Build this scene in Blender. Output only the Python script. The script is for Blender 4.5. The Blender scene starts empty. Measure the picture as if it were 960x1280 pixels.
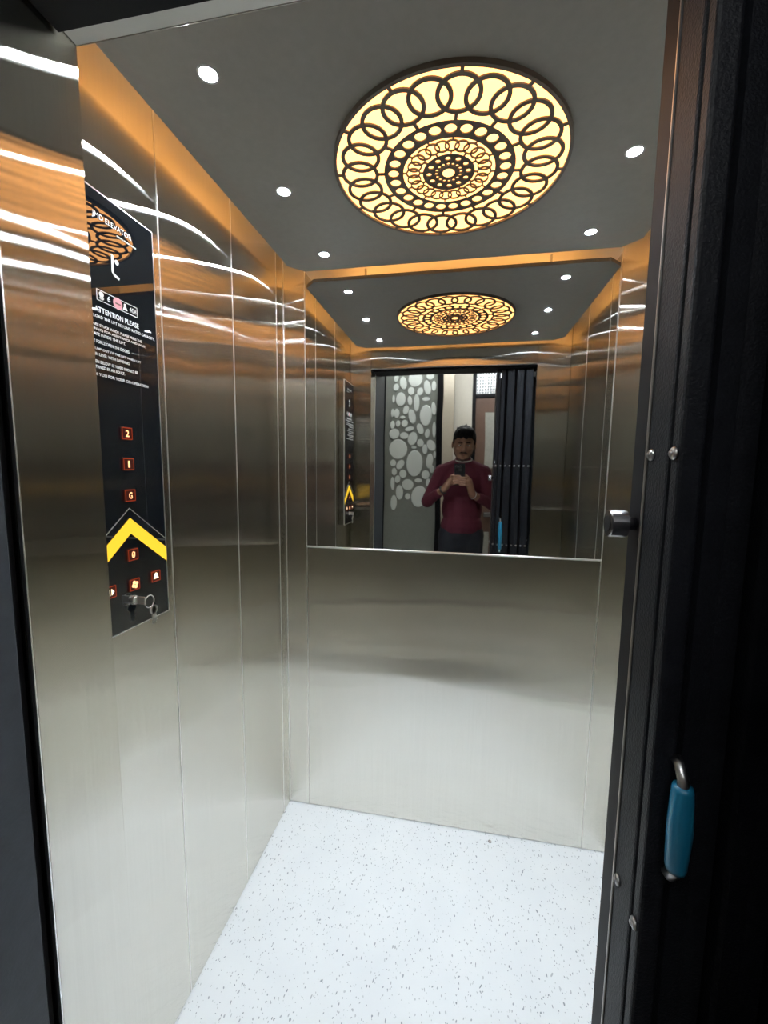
import bpy, bmesh, math, random
from mathutils import Vector, Matrix
random.seed(7)
S = bpy.context.scene
COL = S.collection
R = math.radians

# ------------------------------------------------------------------ camera
CZ = 1.42                                           # lens height above the cabin floor
def basis():
    f = 520.0
    y = Vector((577-480, 585-640, f)).normalized()  # vanishing point of the depth direction
    zx = -55.0
    vz = -(y.x*zx + y.z*f)/y.y
    z = -Vector((zx, vz, f)).normalized()
    x = y.cross(z)
    return x, y, z
AX, AY, AZ = basis()
right = Vector((AX.x, AY.x, AZ.x)); down = Vector((AX.y, AY.y, AZ.y)); fwd = Vector((AX.z, AY.z, AZ.z))
cam = bpy.data.cameras.new('camera'); cam_o = bpy.data.objects.new('camera', cam); COL.objects.link(cam_o)
M3 = Matrix((right, -down, -fwd)).transposed()
CAM_M = Matrix.Translation((0, 0, CZ)) @ M3.to_4x4()
cam_o.matrix_world = CAM_M
cam.sensor_fit = 'HORIZONTAL'; cam.sensor_width = 36; cam.lens = 520/960*36
cam.clip_start = 0.005; cam.clip_end = 60
S.camera = cam_o

# ------------------------------------------------------------------ world, exposure
w = bpy.data.worlds.new('world'); S.world = w; w.use_nodes = True
w.node_tree.nodes['Background'].inputs[0].default_value = (.55, .6, .7, 1)
w.node_tree.nodes['Background'].inputs[1].default_value = .03
S.view_settings.view_transform = 'Standard'; S.view_settings.look = 'None'
S.view_settings.gamma = 1; S.view_settings.use_curve_mapping = False
S.view_settings.exposure = 0.0
S.cycles.max_bounces = 14; S.cycles.glossy_bounces = 10; S.cycles.diffuse_bounces = 5
S.cycles.sample_clamp_indirect = 30.0
LED_POWER = 2050.0           # radiance of the small ceiling LEDs
LAMP = (4.1, 1.85, .58)      # radiance of the round warm lamp
COVE = 22.0                   # warm strips hidden above the ceiling panel
LANDING = 60.0                # added, unseen fill tubes on the landing

# ------------------------------------------------------------------ materials
MATS = {}
def nodes(name):
    m = bpy.data.materials.new(name); m.use_nodes = True
    nt = m.node_tree; nt.nodes.clear()
    out = nt.nodes.new('ShaderNodeOutputMaterial')
    MATS[name] = m
    return m, nt, out
def N(nt, t, **kw):
    n = nt.nodes.new(t)
    for k, v in kw.items():
        if k in n.inputs.keys(): n.inputs[k].default_value = v
        else: setattr(n, k, v)
    return n
def pbr(name, col, rough=.5, metal=0., spec=.5, coat=0., noise=0., nscale=30., bump=0., bscale=200., emit=None, es=0., ior=None):
    m, nt, out = nodes(name)
    p = nt.nodes.new('ShaderNodeBsdfPrincipled')
    p.inputs['Base Color'].default_value = (*col, 1); p.inputs['Roughness'].default_value = rough
    p.inputs['Metallic'].default_value = metal; p.inputs['Specular IOR Level'].default_value = spec
    p.inputs['Coat Weight'].default_value = coat; p.inputs['Coat Roughness'].default_value = .05
    if ior: p.inputs['IOR'].default_value = ior
    if emit: p.inputs['Emission Color'].default_value = (*emit, 1); p.inputs['Emission Strength'].default_value = es
    tc = nt.nodes.new('ShaderNodeTexCoord')
    if noise:
        nz = N(nt, 'ShaderNodeTexNoise', Scale=nscale, Detail=5.); nt.links.new(tc.outputs['Object'], nz.inputs['Vector'])
        mx = nt.nodes.new('ShaderNodeMixRGB'); mx.blend_type = 'MULTIPLY'; mx.inputs[0].default_value = 1
        cr = nt.nodes.new('ShaderNodeMapRange'); cr.inputs['To Min'].default_value = 1-noise; cr.inputs['To Max'].default_value = 1+noise
        nt.links.new(nz.outputs[0], cr.inputs['Value'])
        mx.inputs[1].default_value = (*col, 1); nt.links.new(cr.outputs[0], mx.inputs[2])
        nt.links.new(mx.outputs[0], p.inputs['Base Color'])
    if bump:
        nb = N(nt, 'ShaderNodeTexNoise', Scale=bscale, Detail=3.); nt.links.new(tc.outputs['Object'], nb.inputs['Vector'])
        b = nt.nodes.new('ShaderNodeBump'); b.inputs['Strength'].default_value = bump; b.inputs['Distance'].default_value = .002
        nt.links.new(nb.outputs[0], b.inputs['Height']); nt.links.new(b.outputs[0], p.inputs['Normal'])
    nt.links.new(p.outputs[0], out.inputs[0])
    return m
def emis(name, col, s):
    m, nt, out = nodes(name)
    e = nt.nodes.new('ShaderNodeEmission'); e.inputs[0].default_value = (*col, 1); e.inputs[1].default_value = s
    nt.links.new(e.outputs[0], out.inputs[0]); return m
def steel(name, tangent=(0, 0, 1), col=(.79, .765, .70), rough=.179, an=.894, warp=.2):
    m, nt, out = nodes(name)
    g = nt.nodes.new('ShaderNodeBsdfAnisotropic'); g.distribution = 'BECKMANN'
    g.inputs['Roughness'].default_value = rough; g.inputs['Anisotropy'].default_value = an
    tv = nt.nodes.new('ShaderNodeCombineXYZ')
    for i in range(3): tv.inputs[i].default_value = tangent[i]
    nt.links.new(tv.outputs[0], g.inputs['Tangent'])
    tc = nt.nodes.new('ShaderNodeTexCoord')
    # fine vertical hairline grain in the tone
    mp = nt.nodes.new('ShaderNodeMapping'); mp.inputs['Scale'].default_value = tuple(3. if t else 420. for t in tangent)
    nt.links.new(tc.outputs['Object'], mp.inputs[0])
    nz = N(nt, 'ShaderNodeTexNoise', Scale=1., Detail=4.); nt.links.new(mp.outputs[0], nz.inputs['Vector'])
    mr = nt.nodes.new('ShaderNodeMapRange'); mr.inputs['To Min'].default_value = .93; mr.inputs['To Max'].default_value = 1.07
    nt.links.new(nz.outputs[0], mr.inputs['Value'])
    mx = nt.nodes.new('ShaderNodeMixRGB'); mx.blend_type = 'MULTIPLY'; mx.inputs[0].default_value = 1; mx.inputs[1].default_value = (*col, 1)
    nt.links.new(mr.outputs[0], mx.inputs[2]); nt.links.new(mx.outputs[0], g.inputs['Color'])
    # the thin sheets are not quite flat
    nb = N(nt, 'ShaderNodeTexNoise', Scale=3.4, Detail=1.); nt.links.new(tc.outputs['Object'], nb.inputs['Vector'])
    b = nt.nodes.new('ShaderNodeBump'); b.inputs['Strength'].default_value = warp; b.inputs['Distance'].default_value = .012
    nt.links.new(nb.outputs[0], b.inputs['Height']); nt.links.new(b.outputs[0], g.inputs['Normal'])
    nt.links.new(g.outputs[0], out.inputs[0])
    return m
steel('steel'); steel('steel_flat', tangent=(1, 0, 0))
def mirror_mat():
    m, nt, out = nodes('mirror')
    g = nt.nodes.new('ShaderNodeBsdfAnisotropic'); g.inputs['Color'].default_value = (.72, .73, .72, 1); g.inputs['Roughness'].default_value = .02
    tc = nt.nodes.new('ShaderNodeTexCoord')
    nb = N(nt, 'ShaderNodeTexNoise', Scale=3.2, Detail=1.); nt.links.new(tc.outputs['Object'], nb.inputs['Vector'])
    b = nt.nodes.new('ShaderNodeBump'); b.inputs['Strength'].default_value = .06; b.inputs['Distance'].default_value = .01
    nt.links.new(nb.outputs[0], b.inputs['Height']); nt.links.new(b.outputs[0], g.inputs['Normal'])
    nt.links.new(g.outputs[0], out.inputs[0])
mirror_mat()
pbr('chrome', (.75, .75, .76), .12, 1.)
pbr('dull_chrome', (.45, .45, .46), .3, 1., noise=.2)
pbr('bright_edge', (.85, .85, .84), .28, 1.)
pbr('ceiling_panel', (.23, .215, .195), .45, spec=.2, noise=.08, nscale=60)
pbr('cut_sheet', (.10, .075, .055), .45)
pbr('roof_paint', (.7, .66, .6), .7)
pbr('black_gloss', (.004, .006, .009), .015, spec=.5, ior=2.4)
pbr('black_paint', (.008, .009, .012), .5, spec=.14, noise=.4, nscale=50, bump=.5, bscale=350)
pbr('frame_black', (.005, .005, .007), .55, spec=.16)
pbr('jamb_grey', (.035, .042, .053), .5, spec=.3, noise=.25, nscale=40, bump=.2)
pbr('blue_plastic', (.008, .13, .23), .32)
pbr('white_print', (.8, .8, .8), .5, emit=(1, 1, 1), es=.0)
pbr('pink_print', (.75, .32, .36), .5)
pbr('button_body', (.03, .005, .004), .2, emit=(1., .12, .03), es=.025)
emis('button_glow', (1., .50, .22), 2.2); emis('button_red', (1., .16, .05), .9); emis('button_white', (1., .82, .55), 2.2)
emis('chevron', (1., .62, .04), 1.25)
emis('led', (.82, .92, 1.), LED_POWER)
emis('lamp_diffuser', LAMP, 1.)
emis('cove', (1., .47, .13), COVE)
emis('tube', (.93, .97, 1.), LANDING)  # glow of the added landing fill lamps
pbr('tile_floor', (.50, .48, .44), .35, noise=.15, nscale=6)
pbr('wall_paint', (.66, .63, .56), .8, noise=.05)
pbr('beige', (.56, .5, .40), .7, noise=.06)
pbr('brown_wood', (.15, .085, .06), .45, noise=.25, nscale=14)
pbr('panel_grey', (.25, .265, .24), .3, noise=.1)
pbr('pebble_white', (.82, .87, .84), .5)
pbr('grey_strip', (.4, .4, .36), .5, noise=.2)
emis('sky_pane', (.9, .96, 1.), .85)
pbr('skin', (.27, .14, .085), .5, noise=.06, nscale=25)
pbr('sweater', (.085, .006, .019), .85, noise=.2, nscale=90, bump=.5, bscale=500)
pbr('collar', (.3, .28, .25), .8)
pbr('denim', (.009, .011, .018), .8, noise=.25, nscale=120)
pbr('hair', (.006, .006, .007), .6, spec=.15, noise=.3, nscale=200, bump=.6, bscale=300)
pbr('stubble', (.075, .042, .03), .7); pbr('eye_white', (.7, .68, .64), .25); pbr('eye_dark', (.015, .01, .008), .15)
pbr('lip', (.26, .11, .085), .5)
pbr('leather', (.02, .012, .01), .5); pbr('rubber', (.02, .02, .02), .7)
pbr('glass_lens', (.01, .012, .02), .05, coat=1.); pbr('phone_body', (.014, .015, .018), .18, coat=.5)
pbr('satin_steel', (.62, .62, .60), .5, 1.); pbr('alu', (.6, .6, .6), .35, 1.)
def floor_mat():
    m, nt, out = nodes('vinyl')
    p = nt.nodes.new('ShaderNodeBsdfPrincipled'); p.inputs['Roughness'].default_value = .42
    tc = nt.nodes.new('ShaderNodeTexCoord')
    mp = nt.nodes.new('ShaderNodeMapping'); mp.inputs['Scale'].default_value = (1, .55, 1); nt.links.new(tc.outputs['Object'], mp.inputs[0])
    dz = N(nt, 'ShaderNodeTexNoise', Scale=30., Detail=2.); nt.links.new(tc.outputs['Object'], dz.inputs['Vector'])
    add = nt.nodes.new('ShaderNodeMixRGB'); add.blend_type = 'ADD'; add.inputs[0].default_value = .02
    nt.links.new(mp.outputs[0], add.inputs[1]); nt.links.new(dz.outputs[1], add.inputs[2])
    v = N(nt, 'ShaderNodeTexVoronoi', Scale=150.); nt.links.new(add.outputs[0], v.inputs['Vector'])
    sep = nt.nodes.new('ShaderNodeSeparateColor'); nt.links.new(v.outputs['Color'], sep.inputs[0])
    thr = nt.nodes.new('ShaderNodeMath'); thr.operation = 'MULTIPLY'; thr.inputs[1].default_value = .31
    nt.links.new(sep.outputs[0], thr.inputs[0])
    lt = nt.nodes.new('ShaderNodeMath'); lt.operation = 'LESS_THAN'; nt.links.new(v.outputs['Distance'], lt.inputs[0]); nt.links.new(thr.outputs[0], lt.inputs[1])
    st = nt.nodes.new('ShaderNodeMixRGB'); st.inputs[1].default_value = (.20, .24, .29, 1); st.inputs[2].default_value = (.44, .49, .55, 1)
    nt.links.new(sep.outputs[1], st.inputs[0])
    big = N(nt, 'ShaderNodeTexNoise', Scale=7., Detail=4.); nt.links.new(tc.outputs['Object'], big.inputs['Vector'])
    base = nt.nodes.new('ShaderNodeMixRGB'); base.inputs[1].default_value = (.60, .65, .715, 1); base.inputs[2].default_value = (.69, .735, .785, 1)
    nt.links.new(big.outputs[0], base.inputs[0])
    mx = nt.nodes.new('ShaderNodeMixRGB'); nt.links.new(lt.outputs[0], mx.inputs[0]); nt.links.new(base.outputs[0], mx.inputs[1]); nt.links.new(st.outputs[0], mx.inputs[2])
    nt.links.new(mx.outputs[0], p.inputs['Base Color']); nt.links.new(p.outputs[0], out.inputs[0])
floor_mat()

# ------------------------------------------------------------------ helpers
ORG = {}
def world_org(o): return ORG.get(o.name, Vector((0, 0, 0)))
def tag(o, label=None, cat=None, group=None, kind=None):
    if label: o['label'] = label
    if cat: o['category'] = cat
    if group: o['group'] = group
    if kind: o['kind'] = kind
    return o
def thing(name, loc, label, cat, group=None):
    o = bpy.data.objects.new(name, None); COL.objects.link(o); o.location = loc; o.empty_display_size = .05
    ORG[o.name] = Vector(loc)
    return tag(o, label, cat, group)
def link(name, me, mat, parent=None, loc=None, rot=None, scale=None):
    """loc is in world space; parents carry a pure translation"""
    o = bpy.data.objects.new(name, me); COL.objects.link(o)
    if mat and not me.materials: me.materials.append(MATS[mat])
    po = world_org(parent) if parent else Vector((0, 0, 0))
    wl = Vector(loc) if loc is not None else po
    o.location = wl - po
    if rot: o.rotation_euler = rot
    if scale: o.scale = scale
    if parent: o.parent = parent
    ORG[o.name] = wl
    return o
def mesh_of(bm, name='m', smooth=False, org=None):
    if org is not None: bmesh.ops.translate(bm, verts=bm.verts, vec=-Vector(org))
    bmesh.ops.recalc_face_normals(bm, faces=bm.faces)
    me = bpy.data.meshes.new(name); bm.to_mesh(me); bm.free()
    if smooth:
        for p in me.polygons: p.use_smooth = True
    return me
def obj(name, bm, mat, parent=None, smooth=False, org=None):
    """verts are given in world space"""
    o_ = world_org(parent) if parent else (Vector(org) if org is not None else Vector((0, 0, 0)))
    me = mesh_of(bm, name, smooth, o_)
    return link(name, me, mat, parent, loc=o_)
def B(): return bmesh.new()
def box(bm, lo, hi, bev=0., seg=1):
    r = bmesh.ops.create_cube(bm, size=1.)
    vs = r['verts']
    for v in vs:
        v.co = Vector([lo[i] + (v.co[i]+.5)*(hi[i]-lo[i]) for i in range(3)])
    if bev:
        es = list({e for v in vs for e in v.link_edges})
        bmesh.ops.bevel(bm, geom=es, offset=bev, segments=seg, affect='EDGES', profile=.5)
    return bm
def bx(lo, hi, bev=0., seg=1): return box(B(), lo, hi, bev, seg)
def cyl(bm, p0, p1, r0, r1=None, n=20, caps=True):
    p0, p1 = Vector(p0), Vector(p1); r1 = r0 if r1 is None else r1
    d = p1-p0; q = d.to_track_quat('Z', 'Y').to_matrix().to_4x4()
    bmesh.ops.create_cone(bm, cap_ends=caps, segments=n, radius1=r0, radius2=r1, depth=d.length, matrix=Matrix.Translation((p0+p1)/2) @ q)
    return bm
def ball(bm, c, r, rot=None, n=16):
    m = Matrix.Translation(c)
    if rot: m = m @ rot
    rr = r if hasattr(r, '__len__') else (r, r, r)
    bmesh.ops.create_uvsphere(bm, u_segments=n, v_segments=max(6, n*2//3), radius=1., matrix=m @ Matrix.Diagonal((*rr, 1)))
    return bm
def taper(bm, p0, r0, p1, r1, n=14):
    ball(bm, p0, r0, n=n); ball(bm, p1, r1, n=n); cyl(bm, p0, p1, r0, r1, n=n, caps=False); return bm
def tube(bm, pts, r, n=8, closed=False):
    pts = [Vector(p) for p in pts]; rings = []; up = None; m = len(pts)
    for i, p in enumerate(pts):
        a = pts[i-1] if (i or closed) else p; b = pts[(i+1) % m] if (i < m-1 or closed) else p
        t = (b-a).normalized()
        if up is None: up = t.orthogonal()
        up = (up - t*up.dot(t)).normalized(); sd = t.cross(up)
        rr = r[i] if hasattr(r, '__len__') else r
        rings.append([bm.verts.new(p + up*(rr*math.cos(2*math.pi*k/n)) + sd*(rr*math.sin(2*math.pi*k/n))) for k in range(n)])
    for i in range(m if closed else m-1):
        A, C = rings[i], rings[(i+1) % m]
        for k in range(n): bm.faces.new((A[k], A[(k+1) % n], C[(k+1) % n], C[k]))
    if not closed:
        bm.faces.new(rings[0][::-1]); bm.faces.new(rings[-1])
    return bm
def prism(poly, axis, a, b, bm=None):
    """poly 2D in the two other axes, extruded along axis from a to b"""
    bm = bm or B()
    def P(u, v, t):
        return {0: Vector((t, u, v)), 1: Vector((u, t, v)), 2: Vector((u, v, t))}[axis]
    lo = [bm.verts.new(P(u, v, a)) for u, v in poly]; hi = [bm.verts.new(P(u, v, b)) for u, v in poly]
    bm.faces.new(lo); bm.faces.new(hi[::-1]); n = len(poly)
    for i in range(n): bm.faces.new((lo[i], lo[(i+1) % n], hi[(i+1) % n], hi[i]))
    return bm
def fused(bm, voxel, smooth=6, name='m'):
    """overlapping volumes fused into one continuous skin"""
    me0 = bpy.data.meshes.new('tmp'); bm.to_mesh(me0); bm.free()
    o = bpy.data.objects.new('tmp', me0); COL.objects.link(o)
    r = o.modifiers.new('r', 'REMESH'); r.mode = 'VOXEL'; r.voxel_size = voxel
    s = o.modifiers.new('s', 'SMOOTH'); s.factor = .5; s.iterations = smooth
    dg = bpy.context.evaluated_depsgraph_get(); dg.update()
    me = bpy.data.meshes.new_from_object(o.evaluated_get(dg)); me.name = name
    bpy.data.objects.remove(o); bpy.data.meshes.remove(me0)
    for p in me.polygons: p.use_smooth = True
    return me

# ------------------------------------------------------------------ cabin dimensions (metres)
XL, XR, YB, YF = -.676, .573, 1.535, .562
DL, DR = -.551, .400                               # door opening
ZC, ZH, ZR = 2.11, 2.003, 2.235                    # ceiling panel, door head, cabin roof
MXL, MXR, MZ0, MZ1 = -.590, .487, 1.106, 2.150     # mirror
G = .0009

# floor
f = obj('floor', bx((XL-.03, YF-.16, -.02), (XR+.03, YB+.03, 0)), 'vinyl'); tag(f, 'white vinyl lift floor with fine grey blue specks', kind='structure')
s = obj('screw', ball(B(), (.15, YB-.035, .001), (.007, .007, .004)), 'dull_chrome', f, True)

# walls: backing + separate steel sheets
def wall(name, lo, hi, label):
    o = obj(name, bx(lo, hi), 'frame_black'); return tag(o, label, kind='structure')
wl = wall('wall_left', (XL-.04, YF-.13, 0), (XL-.004, YB+.04, ZR), 'left lift wall clad in brushed steel sheets')
for a, b in ((YF, .872), (.872, 1.176), (1.176, 1.474), (1.474, YB)):
    obj('panel', bx((XL-.004, a+G, .001), (XL, b-G, ZR), .0016, 2), 'steel', wl)
wr = wall('wall_right', (XR+.004, YF-.13, 0), (XR+.04, YB+.04, ZR), 'right lift wall clad in brushed steel sheets')
for a, b in ((YF, .872), (.872, 1.176), (1.176, 1.474), (1.474, YB)):
    obj('panel', bx((XR, a+G, .001), (XR+.004, b-G, ZR), .0016, 2), 'steel', wr)
wb = wall('wall_back', (XL-.004, YB+.004, 0), (XR+.004, YB+.04, ZR), 'back lift wall of brushed steel below a mirror')
for a, b, c, d in ((XL, MXL, .001, ZR), (MXR, XR, .001, ZR), (MXL, MXR, .001, MZ0), (MXL, MXR, MZ1, ZR)):
    obj('panel', bx((a+G, YB, c+G), (b-G, YB+.004, d-G), .0016, 2), 'steel', wb)
wf = obj('wall_front', bx((XL, YF-.127, ZH+.002), (XR, YF-.002, ZR)), 'frame_black'); tag(wf, 'door wall of the lift with steel posts', kind='structure')
obj('door_post', bx((XL, .435, .001), (DL, YF, ZR), .0016, 2), 'steel', wf)
obj('door_post', bx((DR, .535, .001), (XR, YF, ZR), .0016, 2), 'steel', wf)
obj('header_face', bx((DL+G, YF-.002, ZH), (DR-G, YF, ZR), .0008), 'steel', wf)
obj('header_soffit', bx((DL+G, .533, ZH), (DR-G, YF-.002, ZH+.002), .0008), 'satin_steel', wf)
obj('door_track', bx((DL+.002, .40, ZH-.012), (DR+.12, .532, ZH+.03), .003), 'frame_black', wf)
e = obj('post_edge', bx((DL-.004, .4325, .001), (DL+.0015, .4345, ZH)), 'bright_edge', wf)

for y in (.872, 1.176, 1.474):
    for p, xx in ((wl, XL), (wr, XR)):
        obj('seam_bead', bx((xx-.0012, y-.0014, .001), (xx+.0012, y+.0014, ZR), .0008, 2), 'bright_edge', p)
for xx in (MXL, MXR):
    obj('seam_bead', bx((xx-.0012, YB-.0012, .001), (xx+.0012, YB+.001, MZ0), .0008, 2), 'bright_edge', wb)
for xx in (XL, XR):
    obj('corner_bead', cyl(B(), (xx+(.001 if xx < 0 else -.001), YB-.001, .001), (xx+(.001 if xx < 0 else -.001), YB-.001, ZR), .0016, n=8), 'bright_edge', wb)
# ceiling panel hung below the roof, warm strips above it
rf = obj('ceiling_roof', bx((XL, YF, ZR), (XR, YB, ZR+.02)), 'roof_paint'); tag(rf, 'cabin roof above the hung ceiling panel', kind='structure')
c0, c1, d0, d1, ch = XL+.060, XR-.060, YF+.047, YB-.047, .045
poly = [(c0+ch, d0), (c1-ch, d0), (c1, d0+ch), (c1, d1-ch), (c1-ch, d1), (c0+ch, d1), (c0, d1-ch), (c0, d0+ch)]
SPOTS = [(-.464, .746), (-.464, 1.067), (-.464, 1.384), (.350, .746), (.350, 1.067), (.350, 1.384)]
def pierced_panel():
    pm = mesh_of(prism(poly, 2, ZC, ZC+.012), 'p'); cb = B()
    for x, y in SPOTS: cyl(cb, (x, y, ZC-.05), (x, y, ZC+.05), .0152, n=32)
    cm = mesh_of(cb, 'c')
    po = bpy.data.objects.new('p', pm); co = bpy.data.objects.new('c', cm); COL.objects.link(po); COL.objects.link(co)
    md = po.modifiers.new('b', 'BOOLEAN'); md.operation = 'DIFFERENCE'; md.object = co; md.solver = 'EXACT'
    dg = bpy.context.evaluated_depsgraph_get(); dg.update()
    me = bpy.data.meshes.new_from_object(po.evaluated_get(dg)); me.name = 'ceiling'
    for o in (po, co): bpy.data.objects.remove(o)
    me.materials.clear(); return me
ce = link('ceiling', pierced_panel(), 'ceiling_panel'); tag(ce, 'dark hung ceiling panel with clipped corners', kind='structure')
for px, py in ((c0+.2, d0+.2), (c1-.2, d0+.2), (c0+.2, d1-.2), (c1-.2, d1-.2)):
    obj('hanger', cyl(B(), (px, py, ZC+.012), (px, py, ZR), .005, n=8), 'alu', ce)
for a, b, wh in (((c0+.17, d0+.17), (c0+.185, d1-.17), 'along the control panel wall'), ((c1-.185, d0+.17), (c1-.17, d1-.17), 'along the wall facing the control panel'),
                 ((c0+.22, d0+.17), (c1-.22, d0+.185), 'along the door side'), ((c0+.22, d1-.185), (c1-.22, d1-.17), 'along the mirror wall')):
    o = obj('light_strip', bx((*a, ZC+.012), (*b, ZC+.022)), 'cove', org=(a[0], a[1], ZC+.012)); tag(o, 'warm light strip above the ceiling panel, ' + wh, 'light', 'warm strips above the ceiling panel')

# ------------------------------------------------------------------ ceiling spots
for i, (x, y) in enumerate(SPOTS):
    side = 'above the control panel wall' if x < 0 else 'on the folded gate side'
    order = ('by the door', 'midway along the row', 'by the mirror')[i % 3]
    t = thing('ceiling_spot', (x, y, ZC), f'round white spot {side}, {order}', 'ceiling spot', 'small white ceiling spots')
    rb = B()
    pr = [(.0148, .0070), (.0148, 0), (.0155, -.0015), (.019, -.001), (.0195, 0)]
    rings = [[rb.verts.new((x+r*math.cos(2*math.pi*k/24), y+r*math.sin(2*math.pi*k/24), ZC+z)) for k in range(24)] for r, z in pr]
    for A, C in zip(rings, rings[1:]):
        for k in range(24): rb.faces.new((A[k], A[(k+1) % 24], C[(k+1) % 24], C[k]))
    obj('bezel', rb, 'dull_chrome', t, True)
    obj('lens', cyl(B(), (x, y, ZC+.0048), (x, y, ZC+.0065), .0146, n=24), 'led', t)
    can = cyl(B(), (x, y, ZC+.0121), (x, y, ZC+.045), .019, n=24); cyl(can, (x, y, ZC+.0068), (x, y, ZC+.0125), .0151, n=24); obj('added_housing', can, 'frame_black', t)  # unseen opaque cap, added to stop LED light leaking above the panel

# ------------------------------------------------------------------ round cut-out lamp
LX, LY, LR = -.0507, 1.053, .262
lamp = thing('ceiling_light', (LX, LY, ZC), 'large round warm ceiling light behind a dark cut-out sheet of linked rings', 'ceiling light')
obj('diffuser', cyl(B(), (LX, LY, ZC-.004), (LX, LY, ZC), LR*.986, n=96), 'lamp_diffuser', lamp)
PZ0, PZ1 = ZC-.0095, ZC-.0065
def annulus(ri, ro, n=96):
    bm = B(); rr = []
    for r, z in ((ri, PZ0), (ro, PZ0), (ro, PZ1), (ri, PZ1)):
        rr.append([bm.verts.new((LX+r*math.cos(2*math.pi*k/n), LY+r*math.sin(2*math.pi*k/n), z)) for k in range(n)])
    for i in range(4):
        A, C = rr[i], rr[(i+1) % 4]
        for k in range(n): bm.faces.new((A[k], A[(k+1) % n], C[(k+1) % n], C[k]))
    return bm
def ring_mesh(ro, wd, n):
    bm = B(); rr = []
    for r, z in ((ro-wd, PZ0-ZC), (ro, PZ0-ZC), (ro, PZ1-ZC), (ro-wd, PZ1-ZC)):
        rr.append([bm.verts.new((r*math.cos(2*math.pi*k/n), r*math.sin(2*math.pi*k/n), z)) for k in range(n)])
    for i in range(4):
        A, C = rr[i], rr[(i+1) % 4]
        for k in range(n): bm.faces.new((A[k], A[(k+1) % n], C[(k+1) % n], C[k]))
    return mesh_of(bm, 'ring')
def hole_band(ri, ro, rc, rh, cnt, bm=None, ph=0.):
    """flat band pierced by a circle of round holes"""
    bm = bm or B(); n = 24
    for s_ in range(cnt):
        a0 = ph + 2*math.pi*s_/cnt; hw = math.pi/cnt
        outer = []; inner = []
        cx, cy = rc*math.cos(a0), rc*math.sin(a0)
        for k in range(n):
            # walk the sector border in step with the hole
            t = k/n*4; e_ = int(t); u = t-e_
            if e_ == 0: a, r = a0-hw+2*hw*u, ro
            elif e_ == 1: a, r = a0+hw, ro+(ri-ro)*u
            elif e_ == 2: a, r = a0+hw-2*hw*u, ri
            else: a, r = a0-hw, ri+(ro-ri)*u
            p = Vector((r*math.cos(a), r*math.sin(a)))
            outer.append(p)
            # hole vertex in the matching direction: start at the outer corner on the low-angle side
            loc_a = a0 - (-math.pi/4 + 2*math.pi*k/n) * 1.0
            th = a0 - math.pi/4 + 2*math.pi*k/n
            inner.append(Vector((cx+rh*math.cos(th), cy+rh*math.sin(th))))
        for z in (PZ0,):
            vo = [bm.verts.new((LX+p.x, LY+p.y, z)) for p in outer]; vi = [bm.verts.new((LX+p.x, LY+p.y, z)) for p in inner]
            wi = [bm.verts.new((LX+p.x, LY+p.y, PZ1)) for p in inner]
            for k in range(n):
                k2 = (k+1) % n
                bm.faces.new((vo[k], vo[k2], vi[k2], vi[k])); bm.faces.new((vi[k], vi[k2], wi[k2], wi[k]))
    return bm
rim = annulus(LR*.985, LR*1.012)
for v in rim.verts:
    if abs(v.co.z-PZ1) < 1e-6: v.co.z = ZC
obj('outer_rim', rim, 'cut_sheet', lamp)
big = ring_mesh(.167*LR, .032*LR, 40); small = ring_mesh(.063*LR, .011*LR, 28)
def spoke(r0, r1, wd, a):
    bm = B(); c, s_ = math.cos(a), math.sin(a)
    vs = []
    for z in (PZ0+.0002, PZ1):
        for r, t in ((r0, -wd), (r1, -wd), (r1, wd), (r0, wd)):
            vs.append(bm.verts.new((LX+r*c-t*s_, LY+r*s_+t*c, z)))
    for q in ((0, 1, 2, 3), (7, 6, 5, 4), (0, 4, 5, 1), (1, 5, 6, 2), (2, 6, 7, 3), (3, 7, 4, 0)): bm.faces.new([vs[i] for i in q])
    return bm
for k in range(24):
    a = 2*math.pi*k/24 + R(97)
    link('ring', big, 'cut_sheet', lamp, (LX+.785*LR*math.cos(a), LY+.785*LR*math.sin(a), ZC - (k % 2)*.0003))
    link('small_ring', small, 'cut_sheet', lamp, (LX+.312*LR*math.cos(a), LY+.312*LR*math.sin(a), ZC - (k % 2)*.0003))
    if k % 2 == 0:
        obj('spoke', spoke(.945*LR, .99*LR, .013*LR, a), 'cut_sheet', lamp)
        obj('spoke', spoke(.565*LR, .628*LR, .013*LR, a), 'cut_sheet', lamp)
        obj('spoke', spoke(.37*LR, .405*LR, .006*LR, a), 'cut_sheet', lamp)
        obj('spoke', spoke(.22*LR, .255*LR, .006*LR, a), 'cut_sheet', lamp)
obj('pierced_band', hole_band(.40*LR, .57*LR, .487*LR, .047*LR, 25), 'cut_sheet', lamp)
bm = hole_band(.13*LR, .228*LR, .172*LR, .023*LR, 12)
hole_band(.086*LR, .13*LR, .108*LR, .0145*LR, 16, bm)
hole_band(.0, .086*LR, 1e-5, .053*LR, 1, bm) if False else None
for k in range(40):
    a, b = 2*math.pi*k/40, 2*math.pi*(k+1)/40
    q = [bm.verts.new((LX+r*math.cos(t), LY+r*math.sin(t), PZ0)) for r, t in ((.053*LR, a), (.086*LR, a), (.086*LR, b), (.053*LR, b))]
    bm.faces.new(q)
obj('pierced_disc', bm, 'cut_sheet', lamp)

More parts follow.
